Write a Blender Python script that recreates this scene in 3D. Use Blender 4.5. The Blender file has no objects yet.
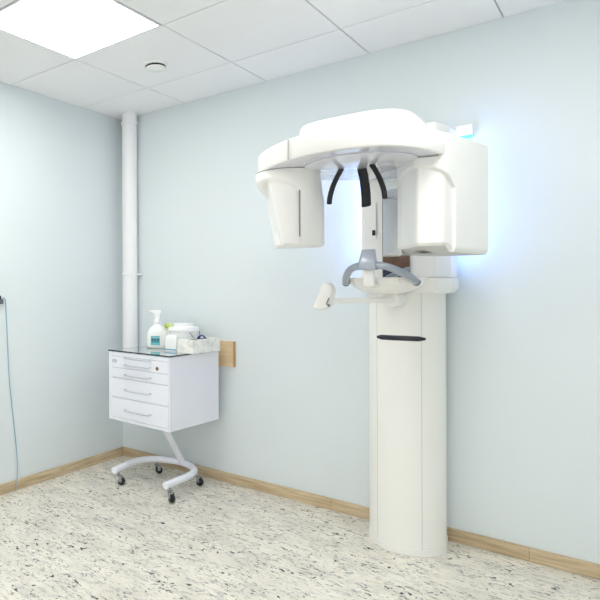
import bpy, bmesh, math, random
from mathutils import Vector, Matrix
random.seed(4)
PI = math.pi
C = bpy.context.scene.collection

# ------------------------------------------------------------------ materials
def srgb(r, g, b):
    f = lambda v: v/12.92 if v <= .04045 else ((v+.055)/1.055)**2.4
    return (f(r/255), f(g/255), f(b/255), 1)

def mat(name, col, rough=.5, metal=0, coat=0, var=.03, scale=6, emit=None, es=0, trans=0, alpha=1, bump=0, bscale=300):
    m = bpy.data.materials.new(name); m.use_nodes = True
    nt = m.node_tree; b = nt.nodes['Principled BSDF']
    b.inputs['Roughness'].default_value = rough
    b.inputs['Metallic'].default_value = metal
    b.inputs['Coat Weight'].default_value = coat
    b.inputs['Coat Roughness'].default_value = .05
    if trans: b.inputs['Transmission Weight'].default_value = trans
    if alpha < 1: b.inputs['Alpha'].default_value = alpha
    tc = nt.nodes.new('ShaderNodeTexCoord')
    n = nt.nodes.new('ShaderNodeTexNoise'); n.inputs['Scale'].default_value = scale
    nt.links.new(tc.outputs['Object'], n.inputs['Vector'])
    r = nt.nodes.new('ShaderNodeValToRGB')
    r.color_ramp.elements[0].position = .3; r.color_ramp.elements[1].position = .7
    r.color_ramp.elements[0].color = tuple(c*(1-var) for c in col[:3])+(1,)
    r.color_ramp.elements[1].color = tuple(min(1, c*(1+var*.5)) for c in col[:3])+(1,)
    nt.links.new(n.outputs['Fac'], r.inputs['Fac'])
    nt.links.new(r.outputs['Color'], b.inputs['Base Color'])
    if emit:
        b.inputs['Emission Color'].default_value = emit
        b.inputs['Emission Strength'].default_value = es
    if bump:
        n2 = nt.nodes.new('ShaderNodeTexNoise'); n2.inputs['Scale'].default_value = bscale
        bp = nt.nodes.new('ShaderNodeBump'); bp.inputs['Strength'].default_value = bump
        bp.inputs['Distance'].default_value = .001
        nt.links.new(tc.outputs['Object'], n2.inputs['Vector'])
        nt.links.new(n2.outputs['Fac'], bp.inputs['Height'])
        nt.links.new(bp.outputs['Normal'], b.inputs['Normal'])
    return m

M = {}
M['wall'] = mat('pale_blue_paint', srgb(223, 231, 233.5), .75, var=.02, scale=1.2, bump=.15, bscale=220)
M['machine'] = mat('white_gloss_plastic', srgb(245, 244, 241), .3, coat=.3, var=.01)
M['machine_soft'] = mat('white_satin_panel', srgb(241, 241, 236), .38, coat=.15, var=.012, scale=3)
M['seam'] = mat('grey_seam', srgb(205, 206, 203), .6)
M['seam_dark'] = mat('dark_seam', srgb(120, 120, 118), .6)
M['tube_base'] = mat('pale_grey_base', srgb(214, 214, 212), .5)  # white housing darkened in colour so the tube head's underside reads as shaded
M['under'] = mat('glossy_underside', srgb(226, 227, 237), .12, coat=.8, var=.01)
M['black'] = mat('black_rubber', srgb(22, 23, 30), .45, var=.2, scale=40)
M['handle_slot'] = mat('navy_plastic', srgb(26, 27, 45), .3, coat=.3)
M['silver'] = mat('silver_grey_plastic', srgb(168, 176, 188), .3, metal=.35, coat=.4, var=.04)
M['silver_dark'] = mat('grey_cap', srgb(105, 112, 124), .4)
M['mirror'] = mat('mirror_glass', (.9, .92, .93, 1), .03, metal=1, var=.01)
M['cab'] = mat('white_powder_coat', srgb(241, 243, 252), .4, coat=.15, var=.01, bump=.05)
M['cabgap'] = mat('drawer_gap', srgb(120, 124, 134), .7)
M['chrome'] = mat('brushed_steel', srgb(214, 216, 221), .35, metal=.6, var=.05)
M['castor_steel'] = mat('castor_steel', srgb(176, 180, 186), .25, metal=.85, var=.15, scale=60)
M['brass'] = mat('brass', srgb(150, 120, 80), .3, metal=.9)
M['tyre'] = mat('black_wheel', srgb(28, 30, 34), .4, var=.2)
M['grey'] = mat('grey_hub', srgb(150, 155, 162), .4)
M['glass'] = mat('tinted_glass_top', srgb(166, 182, 180), .03, metal=.55, coat=1, var=.02)
M['glassedge'] = mat('dark_glass_edge', srgb(34, 52, 50), .15, coat=.5)
M['pipe'] = mat('white_pvc', srgb(242, 242, 243), .4, coat=.1, var=.01)
M['white'] = mat('white_plastic', srgb(248, 248, 246), .35, coat=.2, var=.01)
M['trans'] = mat('cloudy_plastic', srgb(247, 248, 247), .25, var=.02, coat=.3)
M['teal'] = mat('teal_print', srgb(70, 178, 190), .5, var=.1, scale=60)
M['tealpale'] = mat('pale_teal_print', srgb(150, 210, 215), .5)
M['ink'] = mat('dark_print', srgb(40, 55, 70), .5)
M['lime'] = mat('lime_plastic', srgb(200, 224, 40), .4)
M['limepale'] = mat('pale_lime', srgb(226, 236, 170), .5)
M['bluecap'] = mat('blue_film', srgb(60, 62, 150), .35)
M['bluepr'] = mat('blue_print', srgb(120, 175, 215), .5)
M['led'] = mat('blue_led', srgb(120, 170, 255), .4, emit=(.25, .5, 1, 1), es=3)
M['cyan'] = mat('cyan_led', srgb(90, 200, 230), .4, emit=(.1, .7, 1, 1), es=1.0)
M['panel_led'] = mat('led_diffuser', (1, 1, 1, 1), .6, emit=(1, .985, .96, 1), es=12.5)
M['cable'] = mat('pale_blue_cable', srgb(150, 185, 200), .5)
M['greyswitch'] = mat('dark_grey_plastic', srgb(88, 96, 102), .45)
M['frame'] = mat('white_aluminium', srgb(225, 226, 228), .45)
M['brown'] = mat('brown_wood', srgb(96, 66, 50), .5, var=.3, scale=9)
M['orange'] = mat('orange_wood', srgb(170, 108, 66), .5, var=.2, scale=9)
M['navy'] = mat('navy_cloth', srgb(42, 48, 68), .8)

def marble_mat():
    m = mat('marbled_card', srgb(240, 238, 230), .5)
    nt = m.node_tree
    n = [x for x in nt.nodes if x.type == 'TEX_NOISE'][0]
    n.inputs['Scale'].default_value = 22; n.inputs['Detail'].default_value = 6
    n.inputs['Distortion'].default_value = 1.6
    r = [x for x in nt.nodes if x.type == 'VALTORGB'][0].color_ramp
    r.elements[0].color = srgb(226, 226, 221); r.elements[0].position = .36
    r.elements[1].color = srgb(250, 249, 243); r.elements[1].position = .56
    return m
M['marble'] = marble_mat()

def wood_mat(name, c0, c1, axis='X', scale=3.0, squash=14):
    m = bpy.data.materials.new(name); m.use_nodes = True
    nt = m.node_tree; b = nt.nodes['Principled BSDF']; b.inputs['Roughness'].default_value = .5
    tc = nt.nodes.new('ShaderNodeTexCoord'); mp = nt.nodes.new('ShaderNodeMapping')
    s = {'X': (scale, scale*squash, scale*squash), 'Y': (scale*squash, scale, scale*squash)}[axis]
    mp.inputs['Scale'].default_value = s
    n = nt.nodes.new('ShaderNodeTexNoise'); n.inputs['Scale'].default_value = 1.6
    n.inputs['Detail'].default_value = 7; n.inputs['Roughness'].default_value = .62
    n2 = nt.nodes.new('ShaderNodeTexNoise'); n2.inputs['Scale'].default_value = 1.1
    r = nt.nodes.new('ShaderNodeValToRGB')
    r.color_ramp.elements[0].position = .32; r.color_ramp.elements[1].position = .68
    r.color_ramp.elements[0].color = c0; r.color_ramp.elements[1].color = c1
    mx = nt.nodes.new('ShaderNodeMix'); mx.data_type = 'RGBA'; mx.blend_type = 'MULTIPLY'
    mx.inputs['Factor'].default_value = .55
    r2 = nt.nodes.new('ShaderNodeValToRGB')
    r2.color_ramp.elements[0].color = (.62, .58, .54, 1); r2.color_ramp.elements[1].color = (1, 1, 1, 1)
    r2.color_ramp.elements[0].position = .35; r2.color_ramp.elements[1].position = .6
    L = nt.links
    L.new(tc.outputs['Object'], mp.inputs['Vector']); L.new(mp.outputs['Vector'], n.inputs['Vector'])
    L.new(tc.outputs['Object'], n2.inputs['Vector'])
    L.new(n.outputs['Fac'], r.inputs['Fac']); L.new(n2.outputs['Fac'], r2.inputs['Fac'])
    L.new(r.outputs['Color'], mx.inputs[6]); L.new(r2.outputs['Color'], mx.inputs[7])
    L.new(mx.outputs[2], b.inputs['Base Color'])
    return m
M['oakx'] = wood_mat('oak_skirting', srgb(180, 156, 120), srgb(224, 206, 174), 'X')
M['oaky'] = wood_mat('oak_skirting_side', srgb(180, 156, 120), srgb(224, 206, 174), 'Y')
M['beech'] = wood_mat('beech_board', srgb(222, 194, 152), srgb(236, 212, 174), 'X', 2)
M['beechedge'] = mat('beech_board_edge', srgb(190, 150, 98), .5, var=.1)

def floor_mat():
    m = bpy.data.materials.new('flecked_vinyl'); m.use_nodes = True
    nt = m.node_tree; b = nt.nodes['Principled BSDF']; b.inputs['Roughness'].default_value = .42
    L = nt.links
    tc = nt.nodes.new('ShaderNodeTexCoord')
    def noise(sx, sy, detail, dist=0., rot=0., off=0., rough=.5):
        mp = nt.nodes.new('ShaderNodeMapping')
        mp.inputs['Scale'].default_value = (sx, sy, 1); mp.inputs['Rotation'].default_value = (0, 0, rot)
        mp.inputs['Location'].default_value = (off, off*1.7, 0)
        n = nt.nodes.new('ShaderNodeTexNoise'); n.inputs['Scale'].default_value = 1
        n.inputs['Detail'].default_value = detail; n.inputs['Distortion'].default_value = dist
        n.inputs['Roughness'].default_value = rough
        L.new(tc.outputs['Object'], mp.inputs['Vector']); L.new(mp.outputs['Vector'], n.inputs['Vector'])
        return n.outputs['Fac']
    def ramp(f, p0, p1):
        r = nt.nodes.new('ShaderNodeMapRange'); r.inputs['From Min'].default_value = p0; r.inputs['From Max'].default_value = p1
        L.new(f, r.inputs['Value']); return r.outputs['Result']
    def mul(a, b_):
        k = nt.nodes.new('ShaderNodeMath'); k.operation = 'MULTIPLY'
        L.new(a, k.inputs[0])
        if isinstance(b_, float): k.inputs[1].default_value = b_
        else: L.new(b_, k.inputs[1])
        return k.outputs[0]
    def mix(f, a, c):
        k = nt.nodes.new('ShaderNodeMix'); k.data_type = 'RGBA'
        L.new(f, k.inputs['Factor'])
        if isinstance(a, tuple): k.inputs[6].default_value = a
        else: L.new(a, k.inputs[6])
        k.inputs[7].default_value = c
        return k.outputs[2]
    a = 0.0
    base = mix(ramp(noise(5, 9, 3), .4, .65), srgb(234, 229, 216), srgb(218, 213, 201))
    # soft grey smears
    c1 = mix(mul(ramp(noise(13, 50, 6, .6, a, 3, .68), .525, .67), .66), base, srgb(160, 162, 160))
    c2 = mix(mul(ramp(noise(22, 72, 6, .8, a, 11, .7), .57, .66), .8), c1, srgb(126, 131, 138))
    # beige warm smears
    c3 = mix(mul(ramp(noise(14, 36, 3, .6, a, 23), .62, .72), .6), c2, srgb(214, 205, 182))
    # dark flecks, clustered by a larger mask
    dark = mul(ramp(noise(30, 92, 5, 1.2, a, 31, .66), .575, .615), ramp(noise(6, 14, 2, 0, a, 41), .40, .52))
    c4 = mix(dark, c3, srgb(58, 62, 70))
    blk = mul(ramp(noise(30, 42, 2, .8, a, 53), .645, .67), ramp(noise(7, 7, 1, 0, 0, 61), .42, .52))
    c5 = mix(blk, c4, srgb(24, 26, 30))
    L.new(c5, b.inputs['Base Color'])
    return m
M['floor'] = floor_mat()

def ceil_mat():
    m = bpy.data.materials.new('ceiling_tile'); m.use_nodes = True
    nt = m.node_tree; b = nt.nodes['Principled BSDF']; b.inputs['Roughness'].default_value = .85
    tc = nt.nodes.new('ShaderNodeTexCoord')
    n = nt.nodes.new('ShaderNodeTexNoise'); n.inputs['Scale'].default_value = 2
    r = nt.nodes.new('ShaderNodeValToRGB')
    r.color_ramp.elements[0].color = srgb(243, 243, 244); r.color_ramp.elements[1].color = srgb(248, 248, 248)
    nt.links.new(tc.outputs['Object'], n.inputs['Vector']); nt.links.new(n.outputs['Fac'], r.inputs['Fac'])
    nt.links.new(r.outputs['Color'], b.inputs['Base Color'])
    return m
M['ceil'] = ceil_mat()

# ------------------------------------------------------------------ mesh helpers
def link(name, bm, m, parent=None, off=(0, 0, 0), smooth=None, bevel=0, segs=3, mats=None):
    """one bmesh -> one object; OFF is subtracted so world-space shapes sit under their root"""
    bmesh.ops.translate(bm, verts=bm.verts, vec=-Vector(off))
    bmesh.ops.recalc_face_normals(bm, faces=bm.faces)
    me = bpy.data.meshes.new(name); bm.to_mesh(me); bm.free()
    for x in (mats or [m]): me.materials.append(x)
    o = bpy.data.objects.new(name, me); C.objects.link(o)
    if parent: o.parent = parent
    if smooth is not None:
        for p in me.polygons: p.use_smooth = True
        me.set_sharp_from_angle(angle=math.radians(smooth))
    if bevel:
        md = o.modifiers.new('bevel', 'BEVEL'); md.width = bevel; md.segments = segs
        md.limit_method = 'ANGLE'; md.angle_limit = math.radians(40); md.harden_normals = False
        for p in me.polygons: p.use_smooth = True
        if smooth is None: me.set_sharp_from_angle(angle=math.radians(60))
    return o

def box(bm, x0, x1, y0, y1, z0, z1, mi=0):
    vs = [bm.verts.new(p) for p in ((x0, y0, z0), (x1, y0, z0), (x1, y1, z0), (x0, y1, z0),
                                    (x0, y0, z1), (x1, y0, z1), (x1, y1, z1), (x0, y1, z1))]
    for f in ((0, 3, 2, 1), (4, 5, 6, 7), (0, 1, 5, 4), (1, 2, 6, 5), (2, 3, 7, 6), (3, 0, 4, 7)):
        fc = bm.faces.new([vs[i] for i in f]); fc.material_index = mi
    return bm
def nb(*a, **k): return box(bmesh.new(), *a, **k)

def rings(bm, rows, closed=True, cap0=True, cap1=True):
    vr = [[bm.verts.new(p) for p in r] for r in rows]
    n = len(rows[0])
    for a, b in zip(vr, vr[1:]):
        for i in range(n if closed else n-1):
            j = (i+1) % n
            bm.faces.new((a[i], a[j], b[j], b[i]))
    if cap0: bm.faces.new(list(reversed(vr[0])))
    if cap1: bm.faces.new(vr[-1])
    return bm

def prism(outline, z0, z1):
    return rings(bmesh.new(), [[(x, y, z0) for x, y in outline], [(x, y, z1) for x, y in outline]])

def lathe(prof, n=40, center=(0, 0, 0), bm=None):
    bm = bm or bmesh.new(); cx, cy, cz = center
    return rings(bm, [[(cx+max(r, 1e-4)*math.cos(2*PI*i/n), cy+max(r, 1e-4)*math.sin(2*PI*i/n), cz+z) for i in range(n)] for r, z in prof])

def catmull(pts, per=8, closed=False):
    P = [Vector(p) for p in pts]; n = len(P); out = []
    for i in range(n if closed else n-1):
        if closed: p0, p1, p2, p3 = P[i-1], P[i], P[(i+1) % n], P[(i+2) % n]
        else: p0, p1, p2, p3 = P[max(i-1, 0)], P[i], P[i+1], P[min(i+2, n-1)]
        for k in range(per):
            t = k/per
            out.append(.5*((2*p1)+(p2-p0)*t+(2*p0-5*p1+4*p2-p3)*t*t+(3*p1-p0-3*p2+p3)*t**3))
    if not closed: out.append(P[-1])
    return out

def sweep(path, rx, ry=None, n=16, up=(0, 0, 1), bm=None, power=1.0, taper=None):
    """elliptic (or squarish) section carried along PATH"""
    bm = bm or bmesh.new(); ry = ry or rx; path = [Vector(p) for p in path]; rows = []
    for i, p in enumerate(path):
        t = (path[min(i+1, len(path)-1)]-path[max(i-1, 0)]).normalized()
        u = Vector(up); s = t.cross(u)
        if s.length < 1e-3: s = t.cross(Vector((1, 0, 0)))
        s.normalize(); v = s.cross(t).normalized()
        k = taper(i/(len(path)-1)) if taper else 1
        row = []
        for j in range(n):
            a = 2*PI*j/n; c, d = math.cos(a), math.sin(a)
            c = math.copysign(abs(c)**power, c); d = math.copysign(abs(d)**power, d)
            row.append(p+s*(rx*k*c)+v*(ry*k*d))
        rows.append(row)
    return rings(bm, rows)

def rounded(pts, r, n=6):
    """polygon with its corners rounded"""
    out = []; P = [Vector((x, y, 0)) for x, y in pts]; m = len(P)
    rr = r if isinstance(r, (list, tuple)) else [r]*m
    for i in range(m):
        p, a, b = P[i], P[i-1], P[(i+1) % m]
        da, db = (a-p), (b-p); la, lb = da.length, db.length; da.normalize(); db.normalize()
        ang = da.angle(db); d = min(rr[i]/math.tan(ang/2), la*.49, lb*.49)
        s, e = p+da*d, p+db*d
        for k in range(n+1):
            t = k/n
            q = s*(1-t)**2+p*2*t*(1-t)+e*t*t
            out.append((q.x, q.y))
    return out

def empty(name, loc, rz=0, label=None, cat=None, group=None):
    o = bpy.data.objects.new(name, None); C.objects.link(o); o.location = loc; o.rotation_euler = (0, 0, rz)
    o.empty_display_size = .1
    return tag(o, label, cat, group)
def tag(o, label=None, cat=None, group=None):
    if label: o['label'] = label
    if cat: o['category'] = cat
    if group: o['group'] = group
    return o
def struct(name, bm, m, **k):
    o = link(name, bm, m, **k); o['kind'] = 'structure'; return o

# ------------------------------------------------------------------ room
H = 2.448; X1, Y1 = 3.95, -5.2
struct('floor', nb(-.12, X1, Y1, .12, -.1, 0), M['floor'])
struct('wall_left', nb(-.12, 0, Y1, 0, 0, H+.1), M['wall'])
struct('wall_right', nb(X1, X1+.12, Y1, .12, 0, H+.1), M['wall'])  # out of view, added to block world light from this side
struct('wall_back', nb(-.12, X1, 0, .12, 0, H+.1), M['wall'])
# skirting boards with butt joints
bm = bmesh.new(); cuts = [0.0, .42, 1.565, 2.467, 3.1, 3.7, X1]
for a, b in zip(cuts, cuts[1:]): box(bm, a+.0006, b-.0006, -.013, -.0005, .0005, .062)
struct('baseboard_back', bm, M['oakx'], bevel=.002)
bm = bmesh.new(); cuts = [-.0135, -.60, -.70, -1.9, -3.1, Y1]
for a, b in zip(cuts, cuts[1:]): box(bm, .0005, .013, b+.0006, a-.0006, .0005, .062)
struct('baseboard_left', bm, M['oaky'], bevel=.002)
# tiled ceiling: one slab above, tiles with hairline joints below it
xs = [0]+[.576+.6*i for i in range(8)]; xs = [x for x in xs if x < X1]+[X1]
ys = [0]+[-(.385+.6*i) for i in range(9)]; ys = [y for y in ys if y > Y1]+[Y1]
LIGHTS = [(0, 1), (0, 4), (3, 1), (3, 4)]           # tile cells (counted from the joints) that hold a panel
bm = bmesh.new()
g = .0028
for i, (a, b) in enumerate(zip(xs, xs[1:])):
    for j, (c, d) in enumerate(zip(ys, ys[1:])):
        if (i-1, j-1) in LIGHTS: continue
        box(bm, a+(g if i else 0), b-g, d+g, c-(g if j else 0), H, H+.012)
gl = bmesh.new()
struct('ceiling', bm, M['ceil'], bevel=.0015, segs=1)
M['joint'] = mat('ceiling_joint', srgb(205, 206, 208), .8)
struct('trim_1', nb(0, X1, Y1, 0, H+.0125, H+.10), M['joint'])
TXT = {(0, 1): 'square white LED ceiling panel, the lit one in the upper left corner'}
OFFL = ['square LED ceiling panel behind the viewer on the left', 'square LED ceiling panel above and behind the white scanner',
        'square LED ceiling panel behind the viewer in the middle', 'square LED ceiling panel farthest to the right']  # these panels are out of view, added to brighten the room
for k, (i, j) in enumerate(LIGHTS):
    x0, x1 = xs[i+1], xs[i+2]; yb, ya = ys[j+2], ys[j+1]
    cx, cy = (x0+x1)/2, (ya+yb)/2
    e = empty('ceiling_light', (cx, cy, H), 0, TXT.get((i, j)) or OFFL[k-1], 'ceiling light')
    h = .296
    bm = bmesh.new(); w = .010
    for q in ((-h, h, -h, -h+w), (-h, h, h-w, h), (-h, -h+w, -h+w, h-w), (h-w, h, -h+w, h-w)):
        box(bm, q[0], q[1], q[2], q[3], -.003, .011)
    link('frame', bm, M['frame'], e)
    link('diffuser', nb(-h+w, h-w, -h+w, h-w, 0, .010), M['panel_led'], e)

# corner drain pipe
e = empty('drain_pipe', (.133, -.062, 0), 0, 'white plastic drain pipe running floor to ceiling in the corner', 'pipe')
link('pipe', sweep([(0, .061, .50), (0, .045, .50), (0, .02, .505), (0, .006, .52), (0, 0, .55), (0, 0, .62), (0, 0, H-.0005)], .053, n=40, up=(1, 0, 0)), M['pipe'], e, smooth=40)
link('socket', lathe([(.0535, H-.075), (.060, H-.072), (.0615, H-.064), (.060, H-.056), (.0535, H-.054)], 40), M['pipe'], e, smooth=50)
bm = lathe([(.0535, 1.308), (.0585, 1.310), (.0585, 1.324), (.0535, 1.326)], 40)
box(bm, -.02, .02, .03, .0615, 1.309, 1.324); box(bm, .045, .066, .0, .0615, 1.309, 1.324)
link('pipe_clip', bm, M['pipe'], e, smooth=50)
link('joint_ring', lathe([(.0532, 1.292), (.0542, 1.293), (.0542, 1.300), (.0532, 1.301)], 40), M['pipe'], e, smooth=50)

# smoke detector
e = empty('smoke_detector', (.851, -.643, H), 0, 'round white smoke detector on the ceiling tile next to the lit panel', 'smoke detector')
link('base', lathe([(.069, 0), (.070, -.005), (.067, -.010), (.052, -.012)], 56), M['white'], e, smooth=40)
link('vent_ring', lathe([(.050, -.011), (.0555, -.0118), (.0555, -.020), (.050, -.0205)], 56), M['black'], e, smooth=40)
link('cap', lathe([(.050, -.013), (.0548, -.0202), (.053, -.025), (.046, -.028), (.0, -.030)], 56), M['white'], e, smooth=40)

# hand switch cable on the left wall
e = empty('hand_switch', (.001, -1.064, 1.13), 0, 'dark grey hand switch with thin pale blue cable hanging on the left wall', 'switch')
link('holder', prism(rounded([(0, -.035), (.028, -.03), (.028, .003), (0, .008)], .006), 0, .028), M['greyswitch'], e, smooth=40)
link('push_button', lathe([(.012, .027), (.013, .03), (.012, .045), (.006, .05)], 20, (.015, -.02, 0)), M['black'], e, smooth=40)
pth = [(.014, -1.056, 1.150), (.014, -1.049, 1.163), (.013, -1.041, 1.158), (.010, -1.034, 1.143), (.006, -1.029, 1.11), (.005, -1.021, .972), (.005, -1.005, .671),
       (.005, -.984, .487), (.006, -.962, .302), (.008, -.952, .179), (.016, -.958, .089), (.017, -.965, .060), (.0175, -.970, .030), (.0185, -.973, .004)]
link('cable', sweep(catmull(pth, 8), .0028, n=10, up=(1, 0, 0)), M['cable'], e, off=(.001, -1.064, 1.13), smooth=60)

# beech board on the wall behind the cabinet
e = empty('wall_board', (.86, -.0005, .728), 0, 'light beech wooden board fixed to the wall behind the white cabinet', 'board')
link('board', nb(-.17, .088, -.018, 0, 0, .158), M['beech'], e, bevel=.001)
link('edge_band', nb(.0885, .0955, -.0182, 0, 0, .158), M['beechedge'], e)

# ------------------------------------------------------------------ cabinet on castors
CR = math.radians(-3.5); CO = Vector((.600, -.271, 0))
e = cab = empty('drawer_cabinet', CO, CR, 'white metal drawer cabinet on a curved tube stand with castors', 'cabinet')
W, Dp = .255, .231; ZB, ZT = .400, .826
bm = bmesh.new(); ft = .006
box(bm, -W, W, -Dp+.02, Dp, ZB, ZT)
fy0, fy1 = -Dp, -Dp+.0205
box(bm, -W, -.231, fy0, fy1, ZB, ZT); box(bm, .246, W, fy0, fy1, ZB, ZT)
box(bm, -.231, .246, fy0, fy1, ZB, .4195); box(bm, -.231, .246, fy0, fy1, .799, ZT)
link('case', bm, M['cab'], e, bevel=.003)
link('front_recess', nb(-.2312, .2462, -Dp+.012, -Dp+.0195, .419, .7992), M['cabgap'], e)
DZ = [(.7615, .7975, .786, 'shallow'), (.7290, .7590, .7545, None), (.6655, .7265, .693, None), (.5455, .6630, .601, None), (.4210, .5430, .478, None)]
def handle_bm(z, half):
    p = [(-half, 0, 0), (-half, -.014, -.001), (-half+.016, -.021, -.003), (0, -.023, -.004), (half-.016, -.021, -.003), (half, -.014, -.001), (half, 0, 0)]
    return sweep([(q.x+.005, q.y-Dp, q.z+z) for q in catmull(p, 6)], .0052, .0042, n=12)
for k, (z0, z1, hz, _) in enumerate(DZ):
    if k == 0: z0 = .7285
    if k == 1: continue
    d = link('drawer', nb(-.2295, .2445, -Dp-.001, -Dp+.012, z0, z1), M['cab'], e, bevel=.002)
    for hzz in ([.797, .7545] if k == 0 else [hz]):
        link('handle', handle_bm(hzz, .104), M['chrome'], d, smooth=50)
    if k == 0:
        bm = bmesh.new()
        rings(bm, [[(.162+r*math.cos(t*PI/12), y, .754+r*math.sin(t*PI/12)) for t in range(24)] for r, y in ((.0105, -Dp), (.0105, -Dp-.005), (.008, -Dp-.0065))])
        link('lock', bm, M['brass'], d, smooth=40)
        bm = bmesh.new()                                    # oval maker's badge: outline with a wavy stroke
        oval = [(-.200+.021*math.cos(t*PI/16), -Dp-.0016, .768+.0085*math.sin(t*PI/16)) for t in range(33)]
        sweep(oval, .0011, n=6, up=(0, 1, 0), bm=bm)
        wave = [(-.213+.0045*i, -Dp-.0016, .768+.0022*math.sin(i*1.9)) for i in range(7)]
        sweep(catmull(wave, 5), .0010, n=6, up=(0, 1, 0), bm=bm)
        link('badge', bm, M['greyswitch'], d, smooth=50)
bm = nb(-W+.002, W+.001, -Dp-.003, Dp, ZT, .8345)
link('glass_top', bm, M['glass'], e, bevel=.0008, segs=1)
bm = bmesh.new(); q = .0012
for r_ in ((-W+.0005, W+.0025, -Dp-.0045, -Dp-.003), (W+.001, W+.0025, -Dp-.003, Dp), (-W+.0005, -W+.002, -Dp-.003, Dp)):
    box(bm, r_[0], r_[1], r_[2], r_[3], ZT+.0005, .8343)
link('glass_edge', bm, M['glassedge'], e)
# stand: U tube, stem, castors (world points turned into the cabinet's frame)
def loc(p):
    v = Vector(p)-CO; c, s = math.cos(-CR), math.sin(-CR)
    return (c*v.x-s*v.y, s*v.x+c*v.y, v.z)
U = [(.412, -.527, .100), (.402, -.44, .100), (.390, -.34, .100), (.408, -.25, .100), (.455, -.185, .100), (.535, -.146, .100), (.625, -.130, .100), (.715, -.150, .100), (.785, -.205, .100), (.818, -.29, .100), (.822, -.40, .100), (.820, -.534, .100)]
link('base_tube', sweep([loc(p) for p in catmull(U, 7)], .0205, n=20), M['cab'], e, smooth=50)
ST = [(.640, -.132, .102), (.632, -.165, .16), (.622, -.26, .31), (.612, -.30, .39), (.612, -.30, .402)]
link('stem', sweep([loc(p) for p in catmull(ST, 6)], .0205, n=20, up=(0, 1, 0)), M['cab'], e, smooth=50)
link('mount_plate', nb(-.06, .13, -.12, .06, .390, .3995), M['cab'], e, bevel=.002)
for (x, y, a) in ((.412, -.484, .5), (.823, -.495, -.2), (.455, -.168, 1.2), (.782, -.168, .1)):
    L0 = Vector(loc((x, y, 0)))
    bm = lathe([(.006, .058), (.006, .086)], 12, L0)
    lathe([(.013, .054), (.015, .056), (.015, .061), (.013, .063)], 16, L0, bm)
    ca, sa = math.cos(a), math.sin(a)
    n0 = len(bm.verts)
    for s in (-1, 1): box(bm, -.010, .011, s*.0145-.0012, s*.0145+.0012, .022, .057)
    box(bm, -.012, .013, -.0145, .0145, .051, .058)
    bm.verts.ensure_lookup_table()
    for v in list(bm.verts)[n0:]:
        px, py = v.co.x+.012, v.co.y
        v.co = Vector((L0.x+ca*px-sa*py, L0.y+sa*px+ca*py, v.co.z))
    cs = link('castor', bm, M['castor_steel'], e, smooth=40)
    bm = bmesh.new(); wc = Vector((L0.x+ca*.018, L0.y+sa*.018, .0235))
    rows = []
    for r, w_ in ((.004, -.0125), (.018, -.0125), (.0225, -.009), (.0235, 0), (.0225, .009), (.018, .0125), (.004, .0125)):
        rows.append([wc+Vector((ca*r*math.cos(t*PI/14)-sa*w_, sa*r*math.cos(t*PI/14)+ca*w_, r*math.sin(t*PI/14))) for t in range(28)])
    rings(bm, rows)
    link('wheel', bm, M['tyre'], cs, smooth=40)

# ------------------------------------------------------------------ things on the cabinet
ZG = .835
# trigger spray bottle
def oval_ring(a, b, z, p=.8, n=40):
    r = []
    for i in range(n):
        t = 2*PI*i/n; c, s = math.cos(t), math.sin(t)
        r.append((a*math.copysign(abs(c)**p, c), b*math.copysign(abs(s)**p, s), z))
    return r
BX, BY, BR = .512, -.225, math.radians(38)
e = empty('spray_bottle', (BX, BY, ZG), BR, 'white trigger spray bottle with a teal label on the cabinet glass top', 'bottle')
prof = [(.058, .036, 0), (.062, .039, .004), (.063, .040, .03), (.063, .040, .085), (.060, .039, .105), (.050, .035, .128), (.036, .028, .146), (.022, .020, .158), (.0165, .0165, .165), (.0165, .0165, .172)]
link('body', rings(bmesh.new(), [oval_ring(a, b, z, .75 if z < .13 else .95) for a, b, z in prof]), M['white'], e, smooth=50)
link('collar', lathe([(.0185, .168), (.0195, .170), (.0195, .187), (.017, .192), (.0145, .206)], 28), M['white'], e, smooth=40)
bm = bmesh.new()
sp = [(.017, .200), (.015, .232), (.024, .248), (.022, .262), (-.020, .264), (-.037, .258), (-.040, .252), (-.037, .246), (-.017, .244), (-.012, .232), (-.0135, .200)]
rings(bm, [[(x, y, z) for x, z in sp] for y in (-.011, .011)])
link('spray_head', bm, M['white'], e, bevel=.004)
link('nozzle', rings(bmesh.new(), [[(x, .0075*math.cos(t*PI/8), .2545+.0075*math.sin(t*PI/8)) for t in range(16)] for x in (-.038, -.047)]), M['white'], e, smooth=40)
tr = [(-.021, .246), (-.026, .232), (-.034, .219), (-.040, .209), (-.036, .207), (-.029, .216), (-.020, .229), (-.014, .245)]
link('trigger', rings(bmesh.new(), [[(x, y, z) for x, z in tr] for y in (-.007, .007)]), M['white'], e, bevel=.0015)
def patch(x0, x1, z0, z1, d=.0012):
    bm = bmesh.new(); n = 14; rows = []
    for i in range(n+1):
        x = x0+(x1-x0)*i/n
        y = -.040*(max(0, 1-(abs(x)/.063)**(1/.375)))**(.375*1.0)-d
        rows.append((x, y))
    vs = [[bm.verts.new((x, y, z)) for x, y in rows] for z in (z0, z1)]
    for i in range(n): bm.faces.new((vs[0][i], vs[0][i+1], vs[1][i+1], vs[1][i]))
    return bm
lb = link('label', patch(-.036, .016, .024, .085), M['teal'], e)
link('label_band', patch(-.034, .010, .052, .066, .002), M['ink'], lb)
link('label_print', patch(-.034, .014, .071, .081, .002), M['tealpale'], lb)
link('label_text', patch(-.030, .012, .028, .036, .002), M['tealpale'], lb)
for i in range(3): link('label_letter', patch(-.026+.011*i, -.019+.011*i, .056, .062, .0026), M['tealpale'], lb)

e.scale = (1.07, 1.07, .93)
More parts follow.
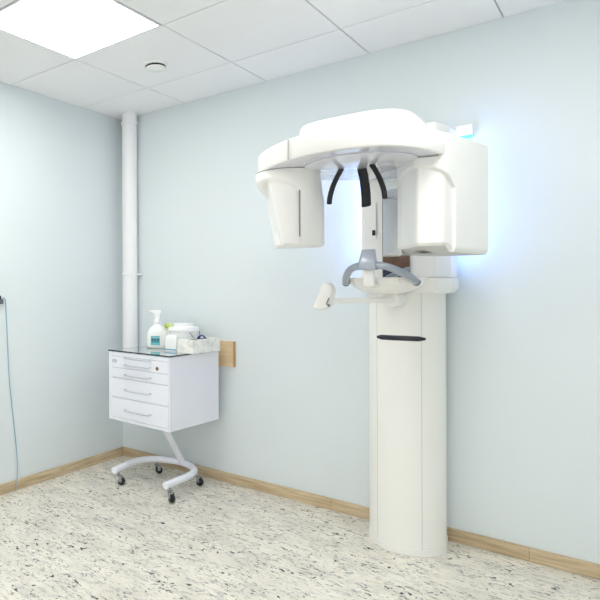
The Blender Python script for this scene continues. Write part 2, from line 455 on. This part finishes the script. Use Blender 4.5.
# small bottle with a lime cap behind
e = empty('cleaner_bottle', (.520, -.120, ZG), 0, 'small cloudy bottle with a lime green cap behind the spray bottle', 'bottle')
link('body', lathe([(.030, 0), (.033, .003), (.033, .095), (.029, .108), (.013, .118), (.012, .124)], 30), M['trans'], e, smooth=40)
link('cap', lathe([(.015, .120), (.024, .122), (.025, .146), (.021, .151), (.0, .152)], 24), M['lime'], e, smooth=40)

# white tub with lid and wire handle
TX, TY = .678, -.165
e = empty('wipes_tub', (TX, TY, ZG), 0, 'round white plastic tub with lid and wire handle behind the marbled box', 'tub')
link('tub_body', lathe([(.080, 0), (.084, .003), (.092, .118), (.092, .120)], 48), M['trans'], e, smooth=40)
link('tub_lid', lathe([(.094, .114), (.097, .116), (.097, .136), (.093, .141), (.066, .144), (.064, .146), (.064, .158), (.058, .162), (.0, .163)], 48), M['white'], e, smooth=40)
link('lid_tab', prism(rounded([(-.075, -.085), (-.040, -.085), (-.036, -.045), (-.078, -.040)], .008), .1455, .153), M['limepale'], e, smooth=40)
wr = [(.094*math.cos(a), .094*math.sin(a), .112-.058*math.sin((a+.55)/1.35*PI)) for a in [(-.55+1.35*i/12) for i in range(13)]]
link('wire_handle', sweep(catmull([(x*1.07, y*1.07, z) for x, y, z in wr], 3), .0018, n=8), M['greyswitch'], e, smooth=50)

# clear packet with a blue line
e = empty('plastic_packet', (.698, -.307, ZG), math.radians(0), 'small clear plastic packet with a pale blue stripe beside the marbled box', 'packet')
pk = rounded([(-.044, -.018), (.042, -.018), (.042, .014), (-.044, .014)], .006)
link('packet_body', rings(bmesh.new(), [[(x, y, 0) for x, y in pk], [(x*1.02, y, .04) for x, y in pk], [(x*.98, y*.8, .085) for x, y in pk], [(x*.9, y*.25, .098) for x, y in pk]]), M['trans'], e, smooth=60)
link('stripe', nb(-.044, .042, -.0195, -.0182, .007, .014), M['bluepr'], e)

# marbled tissue box
e = empty('tissue_box', (.846, -.236, ZG), math.radians(-4), 'low rectangular white marbled cardboard box at the cabinet top right edge', 'box')
hx, hy, hh = .060, .128, .079
bm = bmesh.new()
box(bm, -hx, hx, -hy, hy, 0, hh-.002)
box(bm, -hx, -.030, -hy, hy, hh-.002, hh); box(bm, .030, hx, -hy, hy, hh-.002, hh)
box(bm, -.030, .030, -hy, -.085, hh-.002, hh); box(bm, -.030, .030, .085, hy, hh-.002, hh)
link('carton', bm, M['marble'], e, bevel=.0015)
link('opening', nb(-.0298, .0298, -.0848, .0848, hh-.0019, hh-.0008), M['greyswitch'], e)
p = [(-.012, .01, hh-.001), (.0, .012, hh+.016), (.014, .02, hh+.018), (.024, .034, hh+.002)]
link('blue_wrapper', sweep(catmull(p, 5), .016, .004, n=10), M['bluecap'], e, smooth=60)

# ------------------------------------------------------------------ the X-ray scanner
R0 = (2.0, -.17, 0)
mac = empty('dental_scanner', R0, 0, 'tall white panoramic dental X-ray scanner on a rounded column against the wall', 'X-ray machine')
def part(name, bm, m, parent=None, **k): return link(name, bm, m, parent or mac, off=R0, **k)

def col_outline(s=0., n=40):
    out = [(1.842-s, -.032), ]
    for i in range(n+1):
        t = PI-PI*i/n
        c, d = math.cos(t), math.sin(t)
        out.append((1.998+(.1685+s)*c, -.150-(.160+s)*d))
    out.append((2.143+s, -.032))
    return out
col = part('column', prism(col_outline(0), .030, 1.196), M['machine_soft'], smooth=35, bevel=.002)
part('base_skirt', prism(col_outline(.003), .0008, .031), M['machine_soft'], smooth=35)
for dx in (-.094, .099):
    y = -.150-.160*math.sqrt(1-((dx+.002)/.1685)**2)
    part('panel_seam', nb(2+dx-.0011, 2+dx+.0011, y-.0008, y+.003, .032, 1.194), M['seam'], col)
pts = []
for i in range(25):
    dx = -.100+.208*i/24
    pts.append((2.006+dx, -.1505-.1605*math.sqrt(1-((dx+.008)/.1685)**2), .986+.002*math.sin(PI*i/24)))
part('grip_slot', sweep(pts, .0035, .0115, n=14, taper=lambda t: max(.25, min(1, 5*t+.45, 5*(1-t)+.45))), M['handle_slot'], col, smooth=50)

# carriage block + chin shelf
def post_outline(s=0., y0=-.042):
    return rounded([(1.80-s, y0), (1.80-s, -.165), (1.832-s, -.302-s), (2.168+s, -.302-s), (2.20+s, -.165), (2.20+s, y0)], [.01, .05, .025, .025, .05, .01], 8)
po = post_outline()
part('carriage', rings(bmesh.new(), [[(2+(x-2)*.93, -.17+(y+.17)*.9, 1.192) for x, y in po], [(x, y, 1.214) for x, y in po], [(x, y, 1.262) for x, y in po]]), M['machine'], smooth=40)
post = part('post', prism(post_outline(-.006), 1.263, 1.955), M['machine'], smooth=40, bevel=.006)
# shelf: boat-shaped underside, flat top, half ellipse in plan
bm = bmesh.new(); NR, NA = 14, 48; cy = -.440; A, B = .166, .165
def hull(r, a, top):
    x = 2.0+A*r*math.cos(a); y = cy-B*r*math.sin(a)
    return (x, y, 1.262 if top else 1.262-.072*(max(0, 1-r**2.4))**.62)
angs = [2*PI*i/NA for i in range(NA+1)]
for top in (False, True):
    g_ = [[bm.verts.new(hull(max(1e-4, i/NR), a, top)) for a in angs] for i in range(NR+1)]
    for i in range(NR):
        for j in range(NA):
            bm.faces.new((g_[i][j], g_[i][j+1], g_[i+1][j+1], g_[i+1][j]))
bmesh.ops.remove_doubles(bm, verts=bm.verts, dist=.0005)
box(bm, 1.90, 2.10, -.46, -.29, 1.215, 1.2615)
shelf = part('chin_shelf', bm, M['machine'], smooth=50)
for xs_ in (1.905, 2.095):
    pth = []
    for i in range(9):
        r = .90+.095*i/8
        dx = xs_-2.0
        for _ in (0,):
            sy = math.sqrt(max(0, 1-(dx/(A*1.0))**2/(r*r)))*r
        z = 1.262-.072*(max(0, 1-r**2.4))**.62
        pth.append((xs_, cy-B*sy-.0006, z-.0006))
    part('shelf_seam', sweep(pth, .0008, n=6, up=(1, 0, 0)), M['seam'], shelf)

# grey patient handles and clamp
clamp = [(-.037, -.016), (.037, -.016), (.037, .018), (-.037, .018)]
rows = []
for z, k, yo in ((1.293, 1.02, 0), (1.303, 1.03, 0), (1.345, .84, .004), (1.372, .70, .010), (1.378, .66, .011)):
    rows.append([(2.0+x*k, -.668+yo+y*min(k, 1), z) for x, y in rounded(clamp, .007, 4)])
part('handle_clamp', rings(bmesh.new(), rows), M['silver'], smooth=40)
for s in (-1, 1):
    H_ = [(2.004+s*u, y, z) for u, y, z in ((.030, -.664, 1.313), (.060, -.657, 1.307), (.090, -.636, 1.295), (.116, -.600, 1.277), (.135, -.566, 1.259), (.147, -.535, 1.241))]
    P = catmull(H_, 7)
    h = part('patient_handle', sweep(P, .0148, n=20), M['silver'], smooth=50)
    t = (P[-1]-P[-2]).normalized()
    part('end_cap', sweep([P[-1]-t*.003, P[-1]+t*.002, P[-1]+t*.005], .0156, n=20), M['silver_dark'], h, smooth=50)
bm = rings(bmesh.new(), [[(2.0+x, -.655+y, z) for x, y in rounded([(-.02, -.012), (.02, -.012), (.02, .02), (-.02, .02)], .006, 4)] for z in (1.228, 1.30)])
part('clamp_stem', bm, M['machine'], smooth=40)
# bracket from stem back to the shelf
part('stem_bracket', sweep([(2.0, -.655, 1.236), (2.0, -.60, 1.232), (2.0, -.52, 1.228)], .022, .012, n=14), M['machine'], smooth=50)

# side arm with paddle
piv = (2.010, -.380, 1.166)
rows = []
for r, d in ((.026, -.030), (.034, -.028), (.037, -.020), (.037, .07)):
    rows.append([(piv[0]+r*math.cos(t*PI/18), piv[1]+d, piv[2]+r*math.sin(t*PI/18)) for t in range(36)])
part('arm_pivot', rings(bmesh.new(), rows), M['machine'], smooth=40)
arm = part('side_arm', sweep([(2.020, -.395, 1.164), (1.93, -.48, 1.163), (1.81, -.607, 1.161)], .012, .011, n=12, power=.6), M['machine'], smooth=50)
pad = [(-.026, .062), (-.008, .068), (.006, .063), (.016, .040), (.012, .006), (.004, -.030), (-.008, -.046), (-.030, -.052), (-.058, -.050), (-.064, -.042), (-.052, -.010), (-.038, .028)]
padc = catmull([(x, z, 0) for x, z in pad], 4, closed=True)
rows = []
for k, d in ((.86, -.024), (.97, -.019), (1.0, -.010), (1.0, .012), (.95, .020), (.82, .024)):
    rows.append([(1.816+(q.x+.02)*1.12*k-.02, -.615+d, 1.174+q.y*k) for q in padc])
pd = part('paddle', rings(bmesh.new(), rows), M['machine'], smooth=50)
part('paddle_latch', sweep([(1.824, -.641, 1.176), (1.818, -.642, 1.160), (1.812, -.642, 1.146)], .0028, n=8, up=(0, 1, 0)), M['seam_dark'], pd, smooth=50)
part('paddle_screw', lathe([(.005, -.004), (.006, 0), (.005, .006)], 14, (1.822, -.640, 1.141)), M['seam_dark'], pd, smooth=50)

# mirror in the post and controls left of it
mr = part('mirror', nb(1.9415, 2.0585, -.3030, -.3002, 1.268, 1.735), M['mirror'])
part('mirror_edge', nb(1.9385, 1.9413, -.3036, -.3003, 1.266, 1.737), M['seam_dark'], mr)
part('mirror_edge', nb(2.0587, 2.0600, -.3030, -.3003, 1.266, 1.737), M['seam'], mr)
pb = part('control_strip', prism(rounded([(1.889, -.3016), (1.909, -.3016), (1.909, -.2995), (1.889, -.2995)], .0004, 2), 1.45, 1.62), M['machine'])
part('strip_seam', nb(1.9085, 1.9100, -.3022, -.3003, 1.45, 1.62), M['seam'], pb)
part('button', nb(1.892, 1.906, -.3055, -.3018, 1.465, 1.490), M['black'], pb, bevel=.0015)

# overhead arm: from the post to a round end over the rotation axis
out = rounded([(1.815, -.06), (1.812, -.985), (2.235, -.985), (2.205, -.06)], [.01, .13, .17, .01], 14)
rows = []
for k, z in ((1.0, 1.760), (1.0, 1.834), (.994, 1.848), (.975, 1.858), (.94, 1.864)):
    rows.append([(2.03+(x-2.03)*k, -.50+(y+.50)*k, z) for x, y in out])
part('overhead_arm', rings(bmesh.new(), rows), M['machine'], smooth=35)

# rotating C-arm: one plate carrying both heads
RO = [(1.610, -.865), (1.660, -.945), (1.755, -1.025), (1.857, -1.083), (1.946, -1.112), (2.041, -1.120), (2.120, -1.110), (2.185, -1.082), (2.242, -1.022), (2.288, -.925), (2.314, -.800),
      (2.315, -.700), (2.330, -.530), (2.335, -.440), (2.315, -.405), (2.250, -.385), (2.100, -.405), (2.00, -.43), (1.914, -.470), (1.771, -.590), (1.680, -.670), (1.622, -.760)]
ro = [(p.x, p.y) for p in catmull([(x, y, 0) for x, y in RO], 6, closed=True)]
cx_, cy_ = 1.99, -.78
def scl(k): return [(cx_+(x-cx_)*k, cy_+(y-cy_)*k) for x, y in ro]
rows = [[(x, y, z) for x, y in scl(k)] for k, z in ((.80, 1.7005), (.975, 1.7005), (.993, 1.7022), (1.0, 1.709), (1.0, 1.768), (.994, 1.777), (.98, 1.781))]
bm = rings(bmesh.new(), rows)
bm.normal_update()
for f_ in bm.faces:
    if f_.calc_center_median().z < 1.7007: f_.material_index = 1
ring = part('rotating_arm', bm, None, smooth=40, mats=[M['machine'], M['under']])
part('arm_seam', nb(1.8562, 1.8578, -1.0905, -1.05, 1.7015, 1.777), M['seam'], ring)
uc = (2.03, -.83)
part('underside_plate', lathe([(.205, 1.702), (.207, 1.697), (.203, 1.695), (.0, 1.695)], 64, (uc[0], uc[1], 0)), M['under'], ring, smooth=30)

# head supports hanging from the underside
part('forehead_support', sweep(catmull([(2.008, -.752, 1.697), (2.013, -.742, 1.66), (2.020, -.742, 1.60), (2.025, -.752, 1.555), (2.026, -.757, 1.546)], 6), .0185, .006, n=18, up=(0, 1, 0), power=.6,
     taper=lambda t: 1 if t < .93 else math.sqrt(max(.12, 1-((t-.93)/.075)**2))), M['black'], smooth=50)
for s in (-1, 1):
    X = lambda d: 2.008+s*d
    p = [(X(.058), -.81, 1.697), (X(.074), -.81, 1.670), (X(.092), -.812, 1.632), (X(.104), -.812, 1.595), (X(.108), -.812, 1.570), (X(.109), -.812, 1.558)]
    part('temple_support', sweep(catmull(p, 6), .0105, .0095, n=18, up=(1, 0, 0), power=.8,
         taper=lambda t: 1 if t < .9 else math.sqrt(max(.15, 1-((t-.9)/.105)**2))), M['black'], smooth=50)

def sm(a, b, x):
    t = max(0, min(1, (x-a)/(b-a))); return t*t*(3-2*t)

# sensor head (left): a drum whose outer side is cut away below an arched lip
SC = (1.733, -.843); R = .133; th_s = math.radians(-41); bm = bmesh.new(); rows = []
th_n = math.atan2(-.57, -.82)
angs = []
for i in range(200): angs.append(2*PI*i/200)
angs += [math.radians(x) for x in (.25, .5, .9, 1.5, 2.2, -.25, -.6)]
angs = sorted(a % (2*PI) for a in angs)
def sens_r(d, z):
    """d = angle clockwise from the slot (0..2pi)"""
    th = th_s-d
    back = .03*sm(math.radians(150), math.radians(220), d)*(1-sm(math.radians(250), math.radians(330), d))
    r0 = R+back*sm(1.70, 1.55, z)
    dd = math.degrees(d)
    r0 *= 1-.10*sm(1.62, 1.40, z)*sm(300, 340, dd)
    if dd > 200: return r0
    zb = 1.612+.028*sm(0, 20, dd)+.030*sm(14, 50, dd)
    ca = math.cos(th-th_n)
    depth = .036+.050*max(0, min(1, (z-1.40)/.24))
    chord = depth/ca if ca > .2 else 9
    cut = min(r0-.009*sm(0, 1.6, dd), max(chord, .05))
    t = sm(zb, zb-.006-.02*sm(20, 45, dd)-.06*sm(50, 110, dd), z)*(1-sm(150, 200, dd))
    return r0+(cut-r0)*t
zs = [1.698, 1.694]+[1.69-.0035*i for i in range(40)]+[1.548-.012*i for i in range(12)]+[1.404, 1.400, 1.396, 1.393]
for z in zs:
    row = []
    for d in angs:
        r = sens_r(d, z)
        if z < 1.402: r -= .006*((1.402-z)/.009)**2
        th = th_s-d
        row.append((SC[0]+r*math.cos(th), SC[1]+r*math.sin(th), z))
    rows.append(row)
sens = part('sensor_head', rings(bm, rows), M['machine'], smooth=50)
part('lip_gap', lathe([(R-.012, 1.6965), (R-.002, 1.697), (R-.002, 1.7015), (R-.012, 1.702)], 64, (SC[0], SC[1], 0)), M['seam_dark'], sens, smooth=40)
sx, sy = SC[0]+(R-.003)*math.cos(th_s), SC[1]+(R-.003)*math.sin(th_s)
for i in range(18):                                         # perforated light slot
    z = 1.609-.0103*i
    part('slot_mark', sweep([(sx-.0035, sy-.002, z), (sx-.0035, sy-.002, z-.0072)], .0028, n=8, up=(1, 0, 0)), M['seam_dark'], sens)
part('slot_line', sweep([(sx-.0025, sy-.0005, 1.617), (sx-.0025, sy-.0005, 1.425)], .0018, n=8, up=(1, 0, 0)), M['seam_dark'], sens)

# tube head (right): long rounded box, inner side recessed below an arched lip
TP = [(2.105, -.640), (2.222, -.815), (2.318, -.785), (2.391, -.420), (2.340, -.375), (2.190, -.400)]
to = rounded(TP, [.020, .030, .045, .03, .03, .03], 10)
def resample(poly, n):
    P = [Vector((x, y, 0)) for x, y in poly]; P.append(P[0])
    ls = [0]
    for a, b in zip(P, P[1:]): ls.append(ls[-1]+(b-a).length)
    out = []; j = 0
    for i in range(n):
        s = ls[-1]*i/n
        while ls[j+1] < s: j += 1
        t = (s-ls[j])/max(1e-9, ls[j+1]-ls[j]); out.append(P[j].lerp(P[j+1], t))
    return out, ls[-1]
NT = 420
tp, tl = resample(to, NT)
nrm = []
for i in range(NT):
    t = tp[(i+2) % NT]-tp[i-2]; v = Vector((t.y, -t.x, 0)).normalized(); nrm.append(v)
ctr = sum(tp, Vector())/NT
if sum((p-ctr).dot(v) for p, v in zip(tp, nrm)) < 0: nrm = [-v for v in nrm]
def arclen_of(x, y):
    return min(range(NT), key=lambda i: (tp[i]-Vector((x, y, 0))).length)
iA, iB = arclen_of(2.112, -.622), arclen_of(2.331, -.705)
span = (iB-iA) % NT
rows = []
zt = [1.7822, 1.779, 1.770]+[1.755-.0035*i for i in range(52)]+[1.573-.014*i for i in range(15)]+[1.372, 1.366, 1.360, 1.355, 1.351]
def zboundary(u):        # lip height along the recessed stretch, u = 0 at the inner end, 1 at the outer
    return 1.585+.088*(max(0, 1-abs(2*(u-.42)/1.18)**2.6))
for z in zt:
    row = []
    for i in range(NT):
        k = (i-iA) % NT; ins = 0
        if k <= span:
            u = k/span
            ds = min(k, span-k)*tl/NT
            edge = sm(0, .005, (span-k)*tl/NT)*sm(0, .06, k*tl/NT)
            ins = .011*edge*sm(zboundary(u), zboundary(u)-.009, z)
        zz = z
        if z < 1.373:
            ins += .010*((1.373-z)/.022)**2
        # the recessed face ends a little higher than the cover
        if z < 1.40: zz = z+.022*(1 if k <= span else 0)*sm(1.40, 1.351, z)*sm(0, .04, (span-k)*tl/NT if k <= span else 0)
        # the cover's top falls away slightly to the rear
        zz -= .0
        q = tp[i]-nrm[i]*ins
        row.append((q.x, q.y, zz))
    rows.append(row)
bm = rings(bmesh.new(), rows); bm.faces.ensure_lookup_table()
bm.faces[-1].material_index = 1
tube = part('tube_head', bm, None, smooth=50, mats=[M['machine'], M['tube_base']])
# joint line between plate and tube head
jl = [p for i, p in enumerate(tp)]
seg = [tp[(arclen_of(2.112, -.622)-6+i) % NT]+nrm[(arclen_of(2.112, -.622)-6+i) % NT]*.0008 for i in range(0, ((arclen_of(2.312, -.800)-arclen_of(2.112, -.622)) % NT)+6, 3)]
part('joint_line', sweep([(p.x, p.y, 1.698) for p in seg], .0016, n=6), M['seam_dark'], tube, smooth=50)
part('underside_vent', nb(2.17, 2.215, -.66, -.55, 1.3495, 1.3515), M['seam'], tube)

# blue light strips on the back of the post, shining on the wall
for s in (-1, 1):
    part('light_strip', nb(2+s*.185-.006, 2+s*.185+.006, -.0419, -.036, 1.30, 1.95), M['led'], post)

# little wall lamp up behind the tube head
e = empty('signal_lamp', (2.222, .001, 1.925), 0, 'small white box with a cyan lit underside on the wall above the scanner', 'lamp')
link('housing', nb(-.036, .034, -.035, 0, .008, .056), M['white'], e, bevel=.004)
link('lit_edge', nb(-.030, .029, -.028, -.002, 0, .0078), M['cyan'], e)

# wooden cabinet added across the room to give the scanner's mirror brown to reflect
e = empty('display_cabinet', (.75, -4.95, 0), 0, 'brown wooden cabinet across the room, seen in the scanner mirror', 'cabinet')
link('carcass', nb(-.7, .7, -.2, .2, 0, 1.60), M['brown'], e, bevel=.005)
link('panel', nb(-.65, .65, .201, .22, .1, 1.44), M['navy'], e)
link('panel', nb(.06, .65, .201, .22, 1.46, 1.58), M['orange'], e)

# ------------------------------------------------------------------ light
def area(name, loc, direc, sx, sy, power, col):
    l = bpy.data.lights.new(name, 'AREA'); l.shape = 'RECTANGLE'; l.size = sx; l.size_y = sy; l.energy = power; l.color = col
    o = bpy.data.objects.new(name, l); C.objects.link(o); o.location = loc
    o.rotation_euler = Vector(direc).to_track_quat('-Z', 'Y').to_euler(); return o
for s in (-1, 1):
    area('strip_glow', (2+s*.207, -.085, 1.64), (s*.80, .6, 0), .03, .60, 1.15, (.26, .42, 1.0))
w = bpy.data.worlds.new('world'); bpy.context.scene.world = w; w.use_nodes = True
bg = w.node_tree.nodes['Background']; bg.inputs['Color'].default_value = (1, .985, .965, 1); bg.inputs['Strength'].default_value = 1.5

# ------------------------------------------------------------------ camera
f, px0, hz, yaw, rol = 574.24, 133.717, 287.119, .728, .004
cam = bpy.data.cameras.new('camera'); co = bpy.data.objects.new('camera', cam); C.objects.link(co)
Rl = Vector((math.cos(yaw), math.sin(yaw), 0)); Fw = Vector((-math.sin(yaw), math.cos(yaw), 0)); Up = Vector((0, 0, 1))
c, s = math.cos(rol), math.sin(rol)
xr = Rl*c-Up*s; yu = Rl*s+Up*c
m4 = Matrix((xr, yu, -Fw)).transposed().to_4x4(); m4.translation = Vector((2.8558, -3.07943, 1.2259))
co.matrix_world = m4
cam.sensor_width = 36; cam.sensor_fit = 'HORIZONTAL'; cam.lens = f/600*36
cam.shift_x = (300-px0)/600; cam.shift_y = -(300-hz)/600
cam.clip_start = .05
sc = bpy.context.scene; sc.camera = co
sc.view_settings.view_transform = 'Standard'; sc.view_settings.look = 'None'
sc.view_settings.exposure = 0; sc.view_settings.gamma = 1
sc.cycles.use_denoising = True; sc.cycles.max_bounces = 10; sc.cycles.diffuse_bounces = 6
